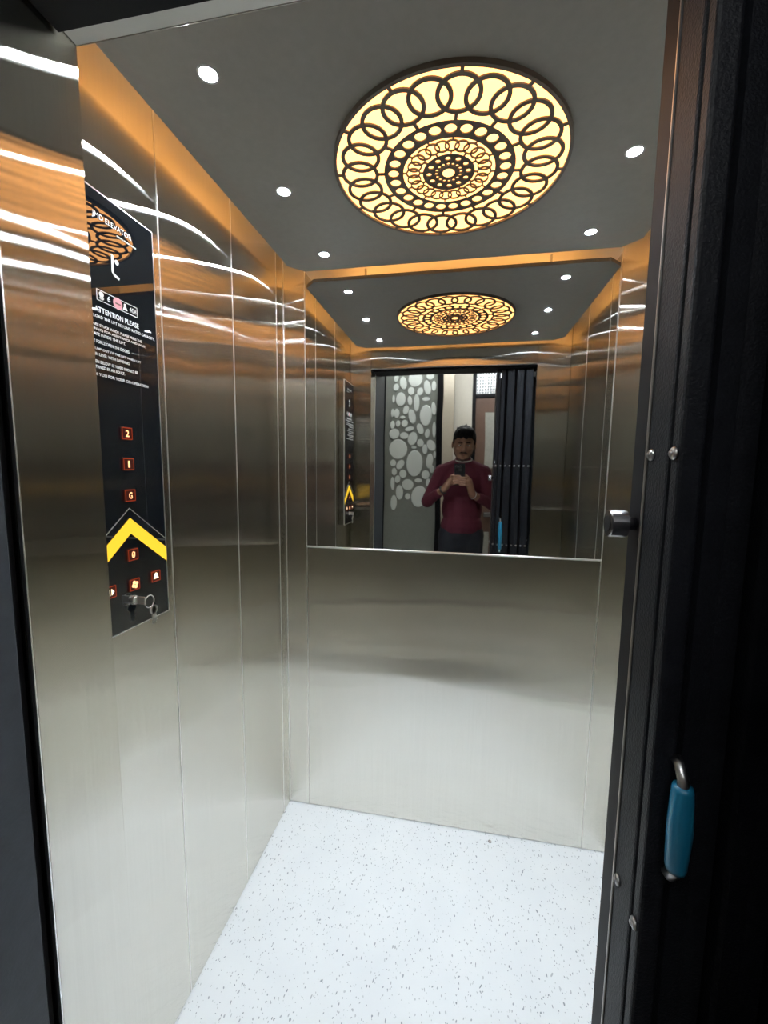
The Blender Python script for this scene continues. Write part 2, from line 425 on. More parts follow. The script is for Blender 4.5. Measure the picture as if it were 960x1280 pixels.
# ------------------------------------------------------------------ mirror
mi = thing('wall_mirror', (0, YB, MZ0), 'wide frameless mirror on the upper back wall of the lift', 'mirror')
obj('mirror_sheet', bx((MXL+.0015, YB-.003, MZ0+.004), (MXR-.0015, YB+.003, MZ1)), 'mirror', mi)
obj('bottom_trim', bx((MXL+.001, YB-.006, MZ0-.003), (MXR-.001, YB+.002, MZ0+.0035), .001), 'bright_edge', mi)
for xx in (MXL, MXR):
    obj('side_trim', bx((xx-.0018, YB-.0045, MZ0), (xx+.0018, YB+.001, MZ1)), 'bright_edge', mi)

# ------------------------------------------------------------------ control panel
PX, PY0, PY1, PZA, PZB = -.642, .618, .810, 1.092, 1.895
cp = thing('control_panel', (XL, (PY0+PY1)/2, PZA), 'tall glossy black lift control panel with lit buttons and printed notice', 'control panel')
obj('case', bx((XL+.0003, PY0, PZA), (PX-.006, PY1, PZB), .002, 2), 'steel', cp)
face = obj('face_plate', bx((PX-.006, PY0+.001, PZA+.001), (PX, PY1-.001, PZB-.001), .0012, 2), 'black_gloss', cp)
# bright cut edge of the plate
ed = B()
for lo, hi in (((PX-.0055, PY1-.0012, PZA), (PX+.0004, PY1+.0006, PZB)), ((PX-.0055, PY0, PZB-.0012), (PX+.0004, PY1, PZB+.0006)), ((PX-.0055, PY0, PZA-.0006), (PX+.0004, PY1, PZA+.0012))): box(ed, lo, hi)
obj('edge_strip', ed, 'bright_edge', cp)
def text_mesh(s, u0, u1, v0, h, x, weight=0., align_fit=True):
    cu = bpy.data.curves.new('t', 'FONT'); cu.body = s; cu.size = 1.; cu.resolution_u = 3
    if weight: cu.offset = weight
    o = bpy.data.objects.new('t', cu); COL.objects.link(o)
    dg = bpy.context.evaluated_depsgraph_get(); dg.update()
    me = bpy.data.meshes.new_from_object(o.evaluated_get(dg))
    bpy.data.objects.remove(o); bpy.data.curves.remove(cu)
    xs = [v.co.x for v in me.vertices]; ys = [v.co.y for v in me.vertices]
    sx = (u1-u0)/(max(xs)-min(xs)); sy = h/(max(ys)-min(ys)) if h else sx
    x0, y0 = min(xs), min(ys)
    for v in me.vertices: v.co = Vector((x, u0+(v.co.x-x0)*sx, v0+(v.co.y-y0)*sy))
    return me
def text(name, s, u0, u1, v0, h, mat, parent, x=None, weight=0.):
    x = PX+.0006 if x is None else x
    me = text_mesh(s, u0, u1, v0, h, x, weight)
    o_ = world_org(parent)
    for v in me.vertices: v.co -= o_
    return link(name, me, mat, parent, loc=o_)
text('title_lettering', 'JMD ELEVATOR', .664, .752, 1.846, .012, 'white_print', cp)
sub = B()
for a, b in ((.716, .731), (.733, .748), (.750, .763)): box(sub, (PX, a, 1.8385), (PX+.0005, b, 1.8415))
obj('subtitle_print', sub, 'grey_strip', cp)
# white hook-shaped emblem
pts = [(.703, 1.801), (.703, 1.782), (.7025, 1.771), (.706, 1.767), (.717, 1.764)]
hk = tube(B(), [(PX+.0004, u, v) for u, v in pts], .0026, 8)
for v in hk.verts: v.co.x = PX+.0004+(v.co.x-PX-.0004)*.2
obj('emblem', hk, 'white_print', cp)
eb = cyl(B(), (PX, .713, 1.792), (PX+.0008, .713, 1.792), .0045, n=20); obj('emblem', eb, 'white_print', cp)
# capacity badge
bd = B()
for lo, hi in (((.664, 1.7265), (.758, 1.7275)), ((.664, 1.7085), (.758, 1.7095)), ((.664, 1.7085), (.665, 1.7275)), ((.757, 1.7085), (.758, 1.7275))):
    box(bd, (PX, *lo), (PX+.0005, *hi))
badge = obj('capacity_badge', bd, 'white_print', cp)
ic = B(); cyl(ic, (PX, .674, 1.7205), (PX+.0006, .674, 1.7205), .0048, n=18); box(ic, (PX, .670, 1.7115), (PX+.0006, .678, 1.7165), .0015); obj('person_icon', ic, 'white_print', badge)
text('badge_numeral', '6', .687, .693, 1.7135, .010, 'white_print', badge)
ic = cyl(B(), (PX, .7105, 1.718), (PX+.0007, .7105, 1.718), .0105, n=24); obj('round_icon', ic, 'pink_print', badge)
ic = bx((PX+.0007, .7045, 1.7165), (PX+.0012, .7165, 1.7185)); obj('icon_bar', ic, 'brown_wood', badge)
obj('weight_icon', prism([(.722, 1.7125), (.733, 1.7125), (.730, 1.7185), (.725, 1.7185)], 0, PX, PX+.0006), 'white_print', badge)
ic = cyl(B(), (PX, .7275, 1.7215), (PX+.0006, .7275, 1.7215), .0028, n=14); obj('weight_icon', ic, 'white_print', badge)
text('badge_numeral', '408', .738, .755, 1.7135, .009, 'white_print', badge)
text('notice_heading', 'ATTENTION PLEASE', .658, .760, 1.688, .0095, 'white_print', cp, weight=.012)
for s_, u1, v in (('NEVER LOAD THE LIFT BEYOND RATED CAPACITY.', .803, 1.6775), ('IF YOU ARE STUCK INSIDE, PLEASE PRESS THE', .766, 1.6625),
                  ('BUTTON (C) FOR ASSISTANCE AND WAIT,', .777, 1.6545), ('STAY SAFE INSIDE THE LIFT.', .724, 1.6465), ('DO NOT FORCE OPEN THE DOORS.', .733, 1.6335),
                  ('NEVER JUMP OUT OF THE LIFT WHEN LIFT', .761, 1.6205), ('IS NOT IN LEVEL WITH LANDING.', .732, 1.6115), ('CHILDREN BELOW 12 YEARS SHOULD BE', .751, 1.5985),
                  ('ACCOMPANIED BY AN ADULT.', .718, 1.5895), ('THANK YOU FOR YOUR CO-OPERATION', .778, 1.5765)):
    text('notice_line', s_, .630, u1, v, .0052, 'white_print', cp, weight=.012)
# buttons
def button(u, v, glyph, gm='button_glow', body='button_body'):
    b = obj('button', bx((PX, u-.0135, v-.0125), (PX+.004, u+.0135, v+.0125), .002, 2), body, cp)
    fr = B()
    for lo, hi in (((u-.0125, v+.0100), (u+.0125, v+.0112)), ((u-.0125, v-.0112), (u+.0125, v-.0100)), ((u-.0125, v-.0112), (u-.0115, v+.0112)), ((u+.0115, v-.0112), (u+.0125, v+.0112))):
        box(fr, (PX+.0039, *lo), (PX+.0043, *hi))
    obj('button_rim', fr, 'button_rim', b)
    if isinstance(glyph, str):
        wd = .0045 if glyph == '1' else .0085
        text('symbol', glyph, u-wd/2, u+wd/2, v-.0065, .013, gm, b, PX+.0045, 0. if v == 1.241 else .02)
    else:
        obj('symbol', glyph(u, v), gm, b)
emis('button_rim', (1., .13, .04), .35)
def g_fan(u, v):
    bm = B()
    for k in range(4):
        a = k*math.pi/2+.4
        cyl(bm, (PX+.004, u+.0048*math.cos(a), v+.0048*math.sin(a)), (PX+.0048, u+.0048*math.cos(a), v+.0048*math.sin(a)), .0036, n=12)
    return bm
def g_bell(u, v):
    return prism([(u-.007, v-.005), (u+.007, v-.005), (u+.005, v-.001), (u+.004, v+.005), (u, v+.008), (u-.004, v+.005), (u-.005, v-.001)], 0, PX+.004, PX+.0048)
def g_doors(u, v):
    bm = prism([(u-.008, v), (u-.002, v+.006), (u-.002, v-.006)], 0, PX+.004, PX+.0048)
    return prism([(u+.008, v), (u+.002, v+.006), (u+.002, v-.006)], 0, PX+.004, PX+.0048, bm)
button(.712, 1.479, '2'); button(.712, 1.420, '1'); button(.712, 1.359, 'G')
button(.711, 1.241, '0'); button(.770, 1.182, g_bell, 'button_white'); button(.711, 1.180, g_fan, 'button_glow'); button(.652, 1.181, g_doors, 'button_white')
sl = bx((0, -.0005, -.0055), (.0004, .0005, .0055)); bmesh.ops.rotate(sl, verts=sl.verts, matrix=Matrix.Rotation(R(-40), 3, 'X')); bmesh.ops.translate(sl, verts=sl.verts, vec=(PX+.0047, .711, 1.241))
obj('display_slash', sl, 'button_glow', cp)
sb = (1.314-1.235)/.099
PYa, PYb, AP = PY0+.0015, PY1-.0015, .711
def chev(top, th, mat, name, dx):
    k = .78
    poly = [(PYa, top-(AP-PYa)*k), (AP, top), (PYb, top-(PYb-AP)*k), (PYb, top-th-(PYb-AP)*k), (AP, top-th), (PYa, top-th-(AP-PYa)*k)]
    bm = B()
    # two arms so that each face stays convex
    prism([poly[0], poly[1], poly[4], poly[5]], 0, PX, PX+dx, bm); prism([poly[1], poly[2], poly[3], poly[4]], 0, PX, PX+dx, bm)
    obj(name, bm, mat, cp)
chev(1.314, .030, 'chevron', 'arrow_light', .0015); chev(1.3345, .0016, 'bright_edge', 'arrow_line', .0008)
lk = cyl(B(), (PX, .710, 1.148), (PX+.006, .710, 1.148), .0095, .0088, n=24); cyl(lk, (PX+.006, .710, 1.148), (PX+.0082, .710, 1.148), .0065, n=24)
obj('key_lock', lk, 'bright_edge', cp, False)
# keys hanging from the lock
kx = PX+.016
ks = thing('key_bunch', (kx, .722, 1.095), 'small bunch of silver keys hanging from the lock of the control panel', 'keys')
obj('inserted_key', bx((PX+.0083, .7085, 1.140), (PX+.027, .7115, 1.156), .001), 'bright_edge', ks)
rg = tube(B(), [(PX+.026, .722+.0125*math.cos(2*math.pi*k/20), 1.143+.0125*math.sin(2*math.pi*k/20)) for k in range(20)], .0009, 6, True)
obj('key_ring', rg, 'bright_edge', ks, True)
for dy, tl in ((.008, -.15), (.013, .12)):
    kb = cyl(B(), (PX+.025, .722+dy, 1.123), (PX+.027, .722+dy, 1.123), .0085, n=18); box(kb, (PX+.025, .722+dy-.0022, 1.094), (PX+.027, .722+dy+.0022, 1.118)); box(kb, (PX+.025, .722+dy+.002, 1.099), (PX+.027, .722+dy+.0045, 1.103)); box(kb, (PX+.025, .722+dy+.002, 1.106), (PX+.027, .722+dy+.0042, 1.109))
    obj('key', kb, 'bright_edge', ks)

# ------------------------------------------------------------------ folding gates
def fold_mesh():
    prof = [(-.009, -.046), (-.011, -.040), (-.011, -.012), (-.007, -.006), (-.007, .006), (-.011, .012), (-.011, .040), (-.009, .046),
            (.009, .046), (.011, .040), (.011, .012), (.007, .006), (.007, -.006), (.011, -.012), (.011, -.040), (.009, -.046)]
    return mesh_of(prism(prof, 2, 0, 1.965), 'fold_panel')
FOLD = fold_mesh()
bb = B(); ball(bb, (0, 0, 0), (.0055, .003, .0055), n=12); BOLT_Y = mesh_of(bb, 'bolt', True)
bb = B(); ball(bb, (0, 0, 0), (.003, .006, .006), n=12); cyl(bb, (-.0035, 0, 0), (-.002, 0, 0), .0025, n=8); BOLT_X = mesh_of(bb, 'bolt', True)
def gate(x0, yc, label, z0=.022, knob_len=.03, handles=(-1, 1)):
    t = thing('folding_gate', (x0, yc, z0), label, 'gate', 'folded black lift gates')
    n = 8
    # leading stile: two strips with a groove and a far flange
    st = obj('lead_stile', bx((x0, yc-.064, z0), (x0+.020, yc-.048, z0+1.965), .003, 2), 'black_paint', t)
    obj('lead_strip', bx((x0, yc-.0445, z0), (x0+.020, yc, z0+1.965), .003, 2), 'black_paint', t)
    obj('lead_core', bx((x0+.004, yc-.049, z0), (x0+.018, yc+.03, z0+1.965)), 'frame_black', t)
    obj('lead_flange', bx((x0-.001, yc+.0005, z0), (x0+.010, yc+.0045, z0+1.965), .001), 'dull_black', t)
    obj('lead_lip', bx((x0, yc+.005, z0), (x0+.02, yc+.036, z0+1.965), .002), 'frame_black', t)
    for i in range(1, n):
        link('fold_panel', FOLD, 'black_paint', t, (x0+.012+i*.0262, yc, z0), rot=(0, 0, R(5 if i % 2 else -5)))
    for z in (1.435, .965):
        for i in range(n):
            link('bolt', BOLT_Y, 'dull_chrome', t, (x0+.012+i*.0262, yc+(.037 if i == 0 else .0475), z))
        for yy in (-.056, -.011):
            link('bolt', BOLT_X, 'dull_chrome', t, (x0-.001, yc+yy, z))
    # round buffer on the leading edge
    k = B(); yk, zk = yc+.018, 1.362
    cyl(k, (x0, yk, zk), (x0-.010, yk, zk), .0075, n=20); obj('buffer_stem', k, 'frame_black', t, True)
    k = B(); cyl(k, (x0-.010, yk, zk), (x0-.010-knob_len, yk, zk), .0150, n=28); cyl(k, (x0-.010-knob_len, yk, zk), (x0-.011-knob_len, yk, zk), .0150, .0140, n=28)
    bf = obj('buffer', k, 'chrome_dark', t, False)
    k = B(); cyl(k, (x0-.0111-knob_len, yk, zk), (x0-.0116-knob_len, yk, zk), .0085, n=20); obj('buffer_hole', k, 'frame_black', bf)
    # pull handles: bent rod with blue sleeve
    for s_ in handles:
        xh, ys, yo, zt, zb, gr = (x0+.048, yc+.050, yc+.086, 1.118, .935, .0125) if s_ > 0 else (x0+.020, yc-.062, yc-.078, 1.146, 1.042, .0105)
        r_ = tube(B(), [(xh, ys, zt+.006), (xh, yo-s_*.008, zt+.004), (xh, yo, zt-.006), (xh, yo, zb+.006), (xh, yo-s_*.008, zb-.004), (xh, ys, zb-.006)], .0050, 10)
        hd = obj('pull_handle', r_, 'dull_chrome', t, True)
        k = B(); tube(k, [(xh, yo, zt-.010), (xh, yo, zt-.014), (xh, yo+s_*.001, (zt+zb)/2), (xh, yo, zb+.014), (xh, yo, zb+.010)], [.008, gr*.85, gr, gr*.85, .008], 14)
        obj('grip', k, 'blue_plastic', hd, True)
    return t
pbr('dull_black', (.42, .39, .37), .35, 1.); pbr('chrome_dark', (.32, .32, .34), .25, 1., noise=.3, nscale=60)
gate(.186, .470, 'folded black gate of the lift car with two blue pull handles', knob_len=.016)
gate(.224, .262, 'folded black landing gate without handles, round buffer on its edge', handles=(), knob_len=.022)

# ------------------------------------------------------------------ landing: jambs, walls, floor
LZ = 2.75
jl = obj('trim_1', bx((DL-.20, .12, 0), (DL, .418, 2.30), .003), 'jamb_grey'); tag(jl, 'dark grey landing jamb opposite the gates', kind='structure')
jg = obj('trim_2', bx((DL-.12, .419, 0), (DL-.012, .4315, 2.20)), 'frame_black'); tag(jg, 'dark gap between lift and landing jamb', kind='structure')
jr = obj('trim_3', bx((.425, .12, 0), (.62, .53, 2.30), .003), 'jamb_grey'); tag(jr, 'dark grey landing jamb behind the folded gates', kind='structure')
jt = obj('trim_4', bx((DL-.20, .12, 2.075), (.62, .398, 2.30), .003), 'frame_black'); tag(jt, 'black landing door head', kind='structure')
sill = obj('trim_5', bx((DL, .12, -.02), (.425, .400, .004), .002), 'alu'); tag(sill, 'metal door sill', kind='structure')
fl = obj('floor_landing', bx((-2.2, -2.6, -.05), (2.2, .12, 0)), 'tile_floor'); tag(fl, 'brown tiled landing floor', kind='structure')
for nm, lo, hi in (('wall_shaft', (-2.2, .12, 0), (DL-.20, .32, LZ)), ('wall_shaft', (.62, .12, 0), (2.2, .32, LZ)), ('wall_shaft', (DL-.20, .12, 2.30), (.62, .32, LZ)),
                   ('wall_landing', (-2.25, -2.6, 0), (-2.2, .32, LZ)), ('wall_landing', (2.2, -2.6, 0), (2.25, .32, LZ)), ('wall_landing', (-2.25, -2.65, 0), (2.25, -2.6, LZ))):
    tag(obj(nm, bx(lo, hi), 'wall_paint'), 'plain painted landing wall', kind='structure')
tag(obj('ceiling_landing', bx((-2.25, -2.65, LZ), (2.25, .32, LZ+.05)), 'wall_paint'), 'plain landing ceiling', kind='structure')
for x0, y0, lb in ((-.85, -.80, 'unseen tube light added on the landing ceiling to brighten the pebble screen'), (-.35, -1.45, 'unseen tube light added on the landing ceiling to brighten the back wall and brown door')):
    tu = thing('fill_tube', (x0+.6, y0, LZ), lb, 'tube light', 'added fill lights on the landing ceiling')  # added lamps out of view, brightening the landing behind the camera
    obj('added_housing', bx((x0, y0-.04, LZ-.03), (x0+1.2, y0+.04, LZ), .004), 'roof_paint', tu)
    obj('tube', cyl(B(), (x0+.03, y0, LZ-.055), (x0+1.17, y0, LZ-.055), .016, n=16), 'tube', tu)
    for xx in (x0+.02, x0+1.18): obj('fill_tube_holder', bx((xx-.012, y0-.015, LZ-.078), (xx+.012, y0+.015, LZ-.028), .002), 'roof_paint', tu)

# pebble panel in a black steel frame
PYP = -1.10
def via_mirror(px, py, y):
    """point on the plane y that the mirror shows at a pixel of the 960x1280 frame"""
    d = Vector((px-480, py-640, 520.)); r = Vector((d.dot(AX), d.dot(AY), d.dot(AZ)))
    k = (2*YB-y)/r.y
    return Vector((r.x*k, y, CZ+r.z*k))
pa, pb_ = via_mirror(481, 560, PYP).x, via_mirror(545.5, 560, PYP).x
pn = thing('pebble_screen', ((pa+pb_)/2, PYP, 0), 'grey screen covered with pale pebble shapes in a black frame on the landing', 'screen')
obj('board', bx((pa, PYP-.02, .05), (pb_, PYP, 2.50)), 'panel_grey', pn)
for lo, hi in (((pa-.07, PYP-.03, 0), (pa, PYP+.02, 2.55)), ((pb_, PYP-.03, 0), (pb_+.055, PYP+.02, 2.55)), ((pa, PYP-.03, 2.5), (pb_, PYP+.02, 2.55)), ((pa, PYP-.03, 0), (pb_, PYP+.02, .05))):
    obj('frame_bar', bx(lo, hi, .003), 'frame_black', pn)
pc = cyl(B(), (0, 0, 0), (0, .006, 0), 1., .94, n=28); PEB = mesh_of(pc, 'pebble')
peb = [(240, 105, 48, 52, 0), (158, 130, 24, 45, -12), (108, 158, 20, 26, 0), (212, 182, 22, 26, 0), (272, 186, 20, 26, 20), (320, 160, 22, 48, -10), (140, 238, 34, 48, 4), (203, 245, 15, 32, -6), (248, 260, 19, 60, 0),
       (312, 234, 27, 13, 0), (362, 150, 14, 34, 0), (340, 85, 26, 24, 0), (108, 95, 16, 26, 10), (90, 235, 9, 28, 0), (310, 345, 41, 73, 0), (362, 300, 15, 46, -8), (175, 308, 19, 32, 15), (217, 353, 24, 52, -14), (112, 330, 19, 31, 0),
       (85, 328, 12, 28, 0), (152, 357, 19, 11, 0), (122, 398, 15, 22, 0), (167, 398, 22, 24, 0), (85, 405, 15, 28, 0), (98, 466, 36, 36, 25), (200, 436, 31, 15, -10), (165, 480, 29, 23, 10), (220, 500, 30, 45, 16), (272, 436, 21, 38, -22),
       (320, 465, 16, 30, 10), (366, 440, 13, 52, 0), (124, 570, 62, 68, 0), (271, 527, 22, 26, 0), (228, 556, 17, 9, 0), (301, 567, 17, 33, 0), (344, 540, 28, 38, -25), (230, 662, 52, 90, 3), (330, 645, 23, 53, 6), (365, 600, 10, 26, 0),
       (90, 662, 20, 23, 0), (138, 672, 22, 36, 35), (97, 720, 17, 26, 0), (154, 734, 23, 28, 0), (302, 738, 27, 30, 0), (118, 770, 18, 27, 15), (84, 800, 13, 45, 0), (183, 805, 38, 38, 0), (253, 776, 25, 14, 0), (128, 858, 24, 50, 0),
       (182, 884, 18, 22, 0), (258, 885, 52, 76, 8), (90, 925, 20, 50, 0), (320, 790, 16, 28, 0), (345, 700, 16, 26, 0)]
for cx, cy, rx, ry, rt in peb:
    p = via_mirror(475+cx/5.3375, 455+cy/5.3375, PYP)
    q = via_mirror(475+(cx+rx)/5.3375, 455+(cy+ry)/5.3375, PYP)
    sx, sz = abs(q.x-p.x)*.98, abs(q.z-p.z)*.98
    sx = min(sx, p.x-pa-.002, pb_-p.x-.002)
    if sx < .012: continue
    link('pebble', PEB, 'pebble_white', pn, (p.x, PYP+.0002, p.z), rot=(0, R(rt), 0), scale=(sx, 1, sz))

# things deeper on the landing: pillar, wall, door with a mesh light above it
YP = -1.75
a, b = via_mirror(552, 500, YP).x, via_mirror(567.3, 500, YP).x
pl = obj('wall_pillar', bx((a-.08, YP-.35, 0), (b, YP, LZ)), 'beige'); tag(pl, 'beige landing pillar', kind='structure')
YW = -2.15
a, b = via_mirror(566, 500, YW).x, via_mirror(590.5, 500, YW).x
pw = obj('wall_niche', bx((a-.25, YW-.1, 0), (b, YW, LZ)), 'wall_paint'); tag(pw, 'off-white landing wall beside the pillar', kind='structure')
a, b = via_mirror(590.5, 500, YW).x, via_mirror(640, 500, YW).x
fr = .045
zt = via_mirror(600, 489, YW).z; ztop = via_mirror(600, 452, YW).z
zt = min(zt, 2.30); ztop = min(ztop, 2.72)
dr = obj('door_1', bx((a+fr, YW-.06, .01), (b-fr, YW-.02, zt-fr), .002), 'brown_wood'); tag(dr, 'brown wooden landing door with mesh light above', kind='structure')
dx0 = via_mirror(606, 540, YW).x; dx1 = via_mirror(618, 540, YW).x
obj('door_insert', bx((dx0, YW-.022, 1.42), (dx1, YW-.012, 2.08), .002), 'grey_strip', dr)
for lo, hi in (((a, YW-.1, 0), (a+fr, YW, ztop)), ((b-fr, YW-.1, 0), (b, YW, ztop)), ((a+fr, YW-.1, zt-fr), (b-fr, YW, zt)), ((a+fr, YW-.1, ztop-fr), (b-fr, YW, ztop))):
    obj('door_frame', bx(lo, hi, .003), 'frame_black', dr)
obj('transom_pane', bx((a+fr, YW-.07, zt), (b-fr, YW-.06, ztop-fr)), 'sky_pane', dr)
gm = B()
for i in range(1, 12):
    xx = a+fr+(b-a-2*fr)*i/12; box(gm, (xx-.005, YW-.055, zt), (xx+.005, YW-.050, ztop-fr))
for i in range(1, 9):
    zz = zt+(ztop-fr-zt)*i/9; box(gm, (a+fr, YW-.0499, zz-.005), (b-fr, YW-.046, zz+.005))
o = obj('mesh_grille', gm, 'dull_chrome', dr); tag(o, kind='stuff')
p0, p1 = via_mirror(604, 646, YW), via_mirror(613, 641, YW)
obj('door_handle', bx((p0.x, YW-.02, p0.z), (p1.x, YW+.03, p1.z), .006, 2), 'dull_chrome', dr)
p0, p1 = via_mirror(603.5, 692, YW), via_mirror(611, 666, YW)
obj('door_insert', bx((p0.x, YW-.022, p0.z), (p1.x, YW-.010, p1.z), .004, 2), 'grey_strip', dr)
tag(obj('wall_niche', bx((b, YW-.1, 0), (2.2, YW, LZ)), 'wall_paint'), 'plain landing wall right of the door', kind='structure')

# ------------------------------------------------------------------ person with phone (seen in the mirror)
PB = Vector((0.01, -.25, 0))
per = thing('person', (PB.x, PB.y, 0), 'person in a maroon sweater and dark jeans photographing with a phone', 'person')
HC = Vector((.012, -.215, 1.605))                   # middle of the head
tilt = Matrix.Rotation(R(-16), 4, 'X') @ Matrix.Rotation(R(4), 4, 'Y')
def H(x, y, z): return HC + (tilt @ Vector((x, y, z)))
SHR, SHL = Vector((.166, -.258, 1.385)), Vector((-.150, -.258, 1.390))
ELR, ELL = Vector((.232, -.185, 1.150)), Vector((-.258, -.185, 1.155))
WRR, WRL = Vector((.082, -.060, 1.225)), Vector((-.122, -.060, 1.262))
HIP = Vector((.01, -.25, .93))
def legs(bm, k):
    for s_ in (-1, 1):
        h = Vector((.01+s_*.088, -.25, .90)); kn = Vector((.01+s_*.10, -.235, .49)); an = Vector((.01+s_*.11, -.265, .09))
        taper(bm, h, .088*k, kn, .060*k); taper(bm, kn, .060*k, kn.lerp(an, .35)-Vector((0, .012, 0)), .057*k); taper(bm, kn.lerp(an, .35)-Vector((0, .012, 0)), .057*k, an, .040*k)
def torso(bm, k):
    ball(bm, (.01, -.262, 1.29), (.165*k, .105*k, .17*k)); ball(bm, (.01, -.258, 1.10), (.150*k, .105*k, .17*k)); ball(bm, (.01, -.25, .96), (.158*k, .110*k, .13*k))
    for s_ in (SHR, SHL): taper(bm, Vector((.01+(s_.x-.01)*.25, -.262, 1.447)), .046*k, s_, .054*k)
def arm(bm, s_, e_, w_, k):
    taper(bm, s_, .054*k, e_, .043*k); taper(bm, e_, .044*k, w_, .030*k)
# body (skin)
bm = B()
ball(bm, H(0, -.012, .030), (.081, .094, .088), tilt); ball(bm, H(0, .010, -.020), (.073, .078, .090), tilt); ball(bm, H(0, .032, -.080), (.049, .048, .042), tilt)
ball(bm, H(0, .062, .028), (.050, .022, .012), tilt)                             # brow
taper(bm, H(0, .082, .018), .009, H(0, .101, -.026), .0135); ball(bm, H(.011, .090, -.030), .009); ball(bm, H(-.011, .090, -.030), .009)
for s_ in (-1, 1):
    ball(bm, H(s_*.042, .055, -.022), (.022, .022, .020), tilt); ball(bm, H(s_*.084, -.008, -.008), (.009, .020, .031), tilt)
ball(bm, H(0, .078, -.056), (.024, .012, .010), tilt); ball(bm, H(0, .062, -.102), (.022, .020, .016), tilt)
taper(bm, H(0, -.03, -.09), .054, Vector((.01, -.262, 1.43)), .060)
torso(bm, .93); legs(bm, .9)
arm(bm, SHR, ELR, WRR, .85); arm(bm, SHL, ELL, WRL, .85)
# hands: palms beside the lower half of the phone, fingers wrapped over its back
def L(x, y, z): return CAM_M @ Vector((x, y, z))     # phone space: x right, y up, z towards the person
def hand(bm, wr, s_, dy):
    # s_ = -1: hand at the phone's left edge, +1: at its right edge
    ex = -.052 if s_ < 0 else .022
    pal = L(ex+s_*.022, -.088+dy, .022)
    taper(bm, wr, .026, wr.lerp(pal, .5), .026); taper(bm, wr.lerp(pal, .5), .026, pal, .027)
    kn0 = L(ex+s_*.020, -.062+dy, .012); kn3 = L(ex+s_*.020, -.118+dy, .016)
    taper(bm, pal, .024, kn0, .014); taper(bm, pal, .024, kn3, .013); taper(bm, kn0, .014, kn3, .013)
    lens = (.030, .036, .033, .025)
    for i in range(4):
        yy = -.062-.0185*i+dy
        base = L(ex+s_*.020, yy, .010); mid = L(ex+s_*.006, yy+.004, -.0065); tip = L(ex-s_*lens[i], yy+.007, -.0055); end = L(ex-s_*(lens[i]+.010), yy+.006, -.0045)
        taper(bm, base, .0095, mid, .0082, 10); taper(bm, mid, .0082, tip, .0074, 10); taper(bm, tip, .0074, end, .0062, 10)
    t0 = L(ex+s_*.022, -.080+dy, .030); t1 = L(ex+s_*.010, -.052+dy, .030); t2 = L(ex-s_*.012, -.036+dy, .0255)
    taper(bm, t0, .013, t1, .0105, 10); taper(bm, t1, .0105, t2, .0085, 10)
hand(bm, WRL, -1, 0.); hand(bm, WRR, 1, -.012)
me = fused(bm, .004, 2, 'body')
for v in me.vertices: v.co -= Vector(per.location)
body = link('body', me, 'skin', per, loc=per.location)
# sweater
bm = B(); torso(bm, 1.06)
ball(bm, (.01, -.25, .965), (.160, .118, .075))
bm2 = bm
for s_, e_, w_ in ((SHR, ELR, WRR), (SHL, ELL, WRL)):
    arm(bm, s_, e_, e_.lerp(w_, .62), 1.12); taper(bm, e_.lerp(w_, .60), .040, e_.lerp(w_, .66), .038)
taper(bm, (.01, -.262, 1.42), .070, (.012, -.255, 1.478), .064)
sv = [v for v in bm.verts]
me = fused(bm, .008, 5, 'sweater')
for v in me.vertices:
    v.co.y = -.25 + (v.co.y+.25)*1.0
    v.co -= Vector(per.location)
sw = link('sweater', me, 'sweater', per, loc=per.location)
def torus_pts(c, rx, ry, rot, n=28): return [Vector(c) + rot @ Vector((rx*math.cos(2*math.pi*k/n), ry*math.sin(2*math.pi*k/n), 0)) for k in range(n)]
obj('collar', tube(B(), torus_pts((.012, -.252, 1.487), .060, .060, Matrix.Rotation(R(-20), 3, 'X')), .007, 8, True), 'collar', sw, True)
bg = bx((.215, -.215, 1.335), (.2385, -.207, 1.350), .002); obj('sleeve_badge', bg, 'collar', sw)
# jeans, belt, shoes
bm = B(); legs(bm, 1.05); ball(bm, (.01, -.25, .92), (.157, .112, .11)); ball(bm, (.01, -.25, .84), (.13, .088, .10))
me = fused(bm, .009, 5, 'jeans')
for v in me.vertices: v.co -= Vector(per.location)
link('jeans', me, 'denim', per, loc=per.location)
for s_ in (-1, 1):
    bm = B(); x = .01+s_*.112
    ball(bm, (x, -.27, .05), (.043, .055, .05)); ball(bm, (x, -.17, .032), (.046, .10, .034)); ball(bm, (x, -.215, .045), (.044, .08, .04)); box(bm, (x-.042, -.32, .001), (x+.042, -.085, .018), .006, 2)
    me = fused(bm, .007, 4, 'shoe')
    for v in me.vertices: v.co -= Vector(per.location)
    link('shoe', me, 'leather', per, loc=per.location)
# hair, brows, moustache and beard, eyes
bm = B(); ball(bm, H(0, -.022, .050), (.087, .094, .083), tilt, 24); ball(bm, H(.012, .036, .100), (.058, .045, .034), tilt); ball(bm, H(0, -.055, 0), (.077, .056, .075), tilt)
for s_ in (-1, 1): ball(bm, H(s_*.079, .004, .032), (.007, .024, .034), tilt)
for k in range(60):
    a = random.uniform(0, 6.28); r_ = random.uniform(.01, .06)
    p = H(r_*math.cos(a), .01+r_*math.sin(a), .115-r_*.35); taper(bm, p, .008, p+Vector((random.uniform(-.01, .01), random.uniform(-.004, .012), .012)), .004, 6)
for k in range(26):
    x = random.uniform(-.062, .062); p = H(x, .066-abs(x)*.25, .082); taper(bm, p, .010, H(x+random.uniform(-.01, .01), .080-abs(x)*.3, .066+random.uniform(-.012, .006)), .0035, 6)
for k in range(40):
    x = random.uniform(-.06, .06); y = random.uniform(-.05, .05); p = H(x, y, .122-abs(x)*.5); taper(bm, p, .011, p+Vector((random.uniform(-.012, .012), random.uniform(-.006, .014), .016)), .004, 6)
